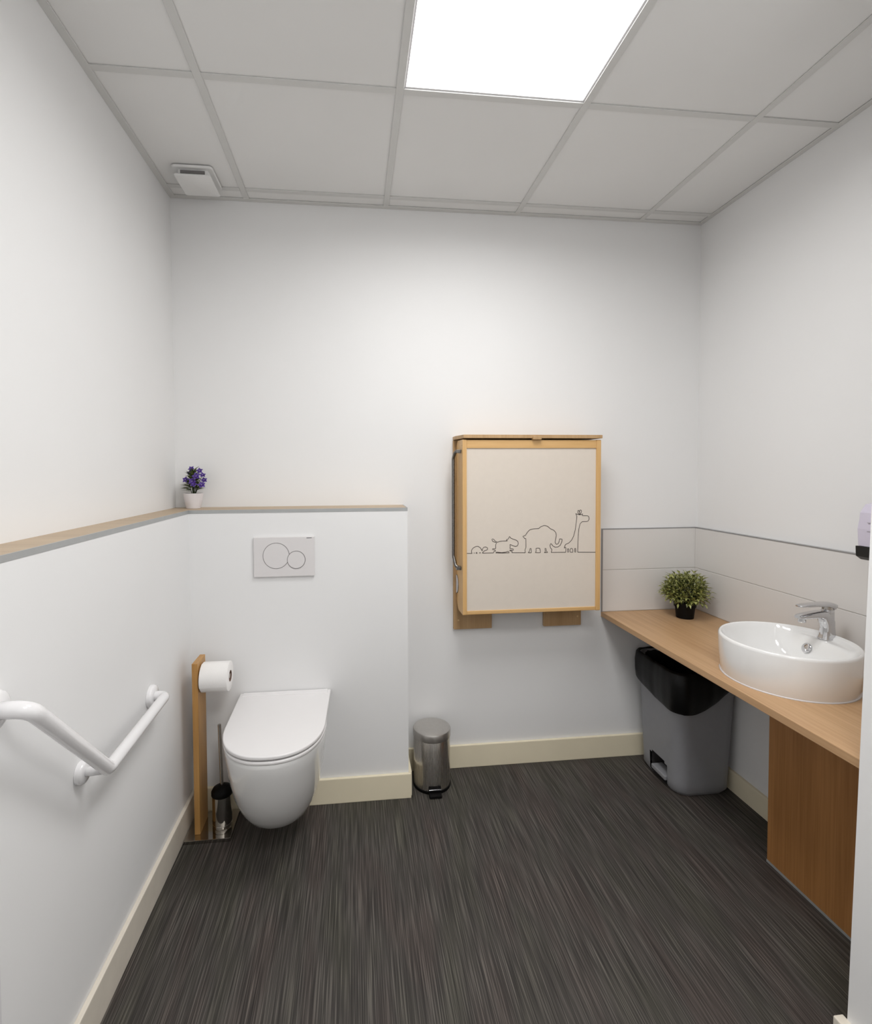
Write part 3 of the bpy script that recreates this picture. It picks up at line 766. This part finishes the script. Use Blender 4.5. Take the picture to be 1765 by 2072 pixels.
# ================================================================ CEILING AIR VENT
av = empty('air_vent', (.163, -.165, H - .036)); tag(av, 'white square air vent in the ceiling corner above the ledge', 'air vent')
zc = .036
def rr3(hx, hy, r, z, cx=0, cy=0): return [(cx + x, cy + y, z) for x, y in rrect(hx, hy, r, 6)]
obj('base_plate', loft([rr3(.074, .078, .014, zc - .008), rr3(.0765, .0805, .016, zc - .004), rr3(.0765, .0805, .016, zc)]), 'ceiling', av, auto=40)
obj('neck', loft([rr3(.058, .062, .01, zc - .030), rr3(.058, .062, .01, zc - .006)]), 'ceiling', av, auto=40)
obj('slot', box(-.045, .045, -.0655, -.060, zc - .024, zc - .012), 'groove', av)
obj('cover', loft([rr3(.066, .070, .004, 0), rr3(.068, .072, .005, .002), rr3(.068, .072, .005, .006), rr3(.066, .070, .004, .008)]), 'ceiling', av, auto=40)

# ================================================================ PLANTS
def leaf(bm, base, direction, up, L, wd, fold=.25):
    d = direction.normalized(); s_ = d.cross(up)
    if s_.length < 1e-4: s_ = d.cross(Vector((1, 0, 0)))
    s_.normalize(); nn = s_.cross(d).normalized()
    p0 = base; p1 = base + d * L * .45 + s_ * wd * .5 + nn * wd * fold; p2 = base + d * L * .45 - s_ * wd * .5 + nn * wd * fold
    pm = base + d * L * .5; p3 = base + d * L - nn * L * .12
    v = [bm.verts.new(p) for p in (p0, p1, pm, p2, p3)]
    bm.faces.new((v[0], v[1], v[2])); bm.faces.new((v[0], v[2], v[3])); bm.faces.new((v[1], v[4], v[2])); bm.faces.new((v[2], v[4], v[3]))
def no_recalc(name, bm, mat, parent):
    me = bpy.data.meshes.new(name); bm.to_mesh(me); bm.free(); return link(name, me, mat, parent)

gp = empty('potted_plant', (2.275, -.140, HC)); tag(gp, 'small bushy green plant in a black pot on the counter', 'potted plant')
obj('pot', lathe([(.034, 0), (.036, .001), (.0405, .04), (.0425, .052), (.046, .053), (.0475, .073), (.046, .075), (.043, .074), (.0415, .058)], 0, 0, 40, True, False), 'blackdull', gp, auto=40)
obj('soil', lathe([(.0425, .060), (.041, .066), (.001, .068)], 0, 0, 32), 'soil', gp)
R_ = random.Random(11)
bl, bp_, bs = bmesh.new(), bmesh.new(), bmesh.new()
ctr = Vector((0, 0, .118))
nsp = 125
for k in range(nsp):
    ph = k * 2.39996; zz = 1 - 1.62 * (k + .5) / nsp
    d = Vector((sqrt(max(0, 1 - zz * zz)) * cos(ph), sqrt(max(0, 1 - zz * zz)) * sin(ph), zz))
    tip = ctr + Vector((d.x * .100, d.y * .092, d.z * .086 + .008)) * R_.uniform(.74, 1.04)
    root = Vector((d.x * .018, d.y * .018, .066))
    mid = root.lerp(tip, .55) + Vector((0, 0, .012))
    me_t = tube([root, mid, tip], [.0011, .0009, .0006], 4); tmp = bpy.data.meshes.new('t'); me_t.to_mesh(tmp); me_t.free(); bs.from_mesh(tmp); bpy.data.meshes.remove(tmp)
    sd_ = (tip - mid).normalized()
    for q in range(7):
        t = .25 + .75 * q / 6; pos = mid.lerp(tip, t)
        az = q * 2.4 + R_.uniform(-.4, .4); side_ = sd_.cross(Vector((0.3, .2, 1))).normalized(); oth = sd_.cross(side_)
        dr_ = sd_ * (.75 if q < 6 else 1.4) + (side_ * cos(az) + oth * sin(az)) * .9 + Vector((0, 0, .25))
        leaf(bl, pos, dr_, Vector((0, 0, 1)), R_.uniform(.019, .031), R_.uniform(.0095, .014))
    if R_.random() < .3:
        for q in range(3):
            az = q * 2.1; side_ = sd_.cross(Vector((0.3, .2, 1))).normalized(); oth = sd_.cross(side_)
            leaf(bp_, tip, sd_ + (side_ * cos(az) + oth * sin(az)) * .7, Vector((0, 0, 1)), .012, .0075)
bd = bmesh.new()  # dark core leaves: shade inside the bush put into their colour
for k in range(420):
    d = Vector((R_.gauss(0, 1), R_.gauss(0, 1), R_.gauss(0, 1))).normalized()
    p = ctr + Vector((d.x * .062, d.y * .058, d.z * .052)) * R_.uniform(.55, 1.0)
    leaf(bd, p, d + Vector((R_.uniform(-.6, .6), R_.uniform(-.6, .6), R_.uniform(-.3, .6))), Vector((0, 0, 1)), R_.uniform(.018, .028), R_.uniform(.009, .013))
def clampx(bm, xmax, ymax):
    for v in bm.verts:
        if v.co.x > xmax: v.co.x = xmax - (v.co.x - xmax) * .2
        if v.co.y > ymax: v.co.y = ymax - (v.co.y - ymax) * .2
for q in (bl, bp_, bs, bd): clampx(q, 2.415 - 2.275 - .004, .125)
for nm, q, mt_ in (('foliage', bl, 'leaf'), ('pale_leaf_tips', bp_, 'leaf_pale'), ('shaded_core_foliage', bd, 'leaf_dark'), ('stems', bs, 'stem')):
    o = no_recalc(nm, q, mt_, gp); o['kind'] = 'stuff'

vp = empty('flower_pot', (.093, -.062, HL)); tag(vp, 'tiny violet flowers in a white pot on the oak ledge', 'potted plant')
obj('pot', lathe([(.0265, 0), (.028, .001), (.033, .022), (.037, .045), (.0395, .064), (.0385, .0645), (.037, .060)], 0, 0, 40, True, False), 'pot', vp, auto=40)
obj('soil', lathe([(.0375, .058), (.037, .061), (.001, .0625)], 0, 0, 28), 'soil', vp)
R_ = random.Random(5)
fl_px = [(387.5, 949), (385, 957), (404, 953), (410, 962), (397, 964), (389, 974), (408, 982), (413, 972), (376, 971), (392, 980)]
bs, bl = bmesh.new(), bmesh.new()
base = Vector((0, 0, .060)); flowers = []
def petalflower(scale, pale):
    bm = bmesh.new()
    for k in range(5):
        a = 2 * pi * k / 5
        d = Vector((cos(a), sin(a), .35)); leaf(bm, Vector((0, 0, 0)), d, Vector((0, 0, 1)), scale, scale * .75, .12)
    for k in range(4):
        a = 2 * pi * k / 4 + .4
        d = Vector((cos(a), sin(a), 1.0)); leaf(bm, Vector((0, 0, 0)), d, Vector((0, 0, 1)), scale * .6, scale * .45, .12)
    return bm
for k, (u, vv) in enumerate(fl_px):
    yy = -.062 - (.034 if k in (4, 5, 6, 9) else .012 if k in (2, 3, 7, 8) else 0.0)
    p = on_plane(u, vv, 1, yy); p = Vector((p.x - .093, p.y + .062, p.z - HL))
    bmf = petalflower(.0185 if k in (5, 6, 4) else .0155, False)
    face = Vector((p.x * 6, -1.0 + R_.uniform(-.3, .3), .5 + R_.uniform(-.3, .4))).normalized()
    q = Vector((0, 0, 1)).rotation_difference(face).to_matrix().to_4x4(); bmesh.ops.transform(bmf, matrix=Matrix.Translation(p) @ q @ Matrix.Rotation(R_.uniform(0, 6), 4, 'Z'), verts=bmf.verts)
    fo = no_recalc('flower', bmf, 'petal', vp)
    bmc = bmesh.new(); bmesh.ops.create_icosphere(bmc, subdivisions=1, radius=.0022, matrix=Matrix.Translation(p + face * .004)); obj('flower_eye', bmc, 'petal_pale', fo, smooth=True)
    mid = base.lerp(p, .5) + Vector((0, 0, .006)); t_ = tube([base + Vector((p.x * .18, p.y * .18, 0)), mid, p - face * .003], [.0016, .0012, .0008], 5)
    tmp = bpy.data.meshes.new('t'); t_.to_mesh(tmp); t_.free(); bs.from_mesh(tmp); bpy.data.meshes.remove(tmp)
for k in range(160):
    ph = k * 2.39996; t = k / 160
    d = Vector((cos(ph), sin(ph), .25 + 1.1 * t)).normalized()
    rr_len = .020 + .030 * (1 - abs(t - .45))
    p = Vector((cos(ph) * .030 * (1 - t * .6), sin(ph) * .026 * (1 - t * .6), .082 + .078 * t))
    p *= R_.uniform(.92, 1.04)
    if p.y + d.y * .02 > .055: continue
    leaf(bl, p - d * .012, d, Vector((0, 0, 1)), R_.uniform(.022, .034), .0115)
for q in range(7):      # long arching leaves to the side
    a = radians(150 + q * 12); d = Vector((cos(a), -abs(sin(a)) * .5, .35 + .08 * (q % 3)))
    leaf(bl, Vector((-.006, 0, .068 + .003 * q)), d, Vector((0, 0, 1)), .050, .008)
o = no_recalc('foliage', bl, 'leaf_dark', vp); o['kind'] = 'stuff'
o = no_recalc('stems', bs, 'stem', vp); o['kind'] = 'stuff'
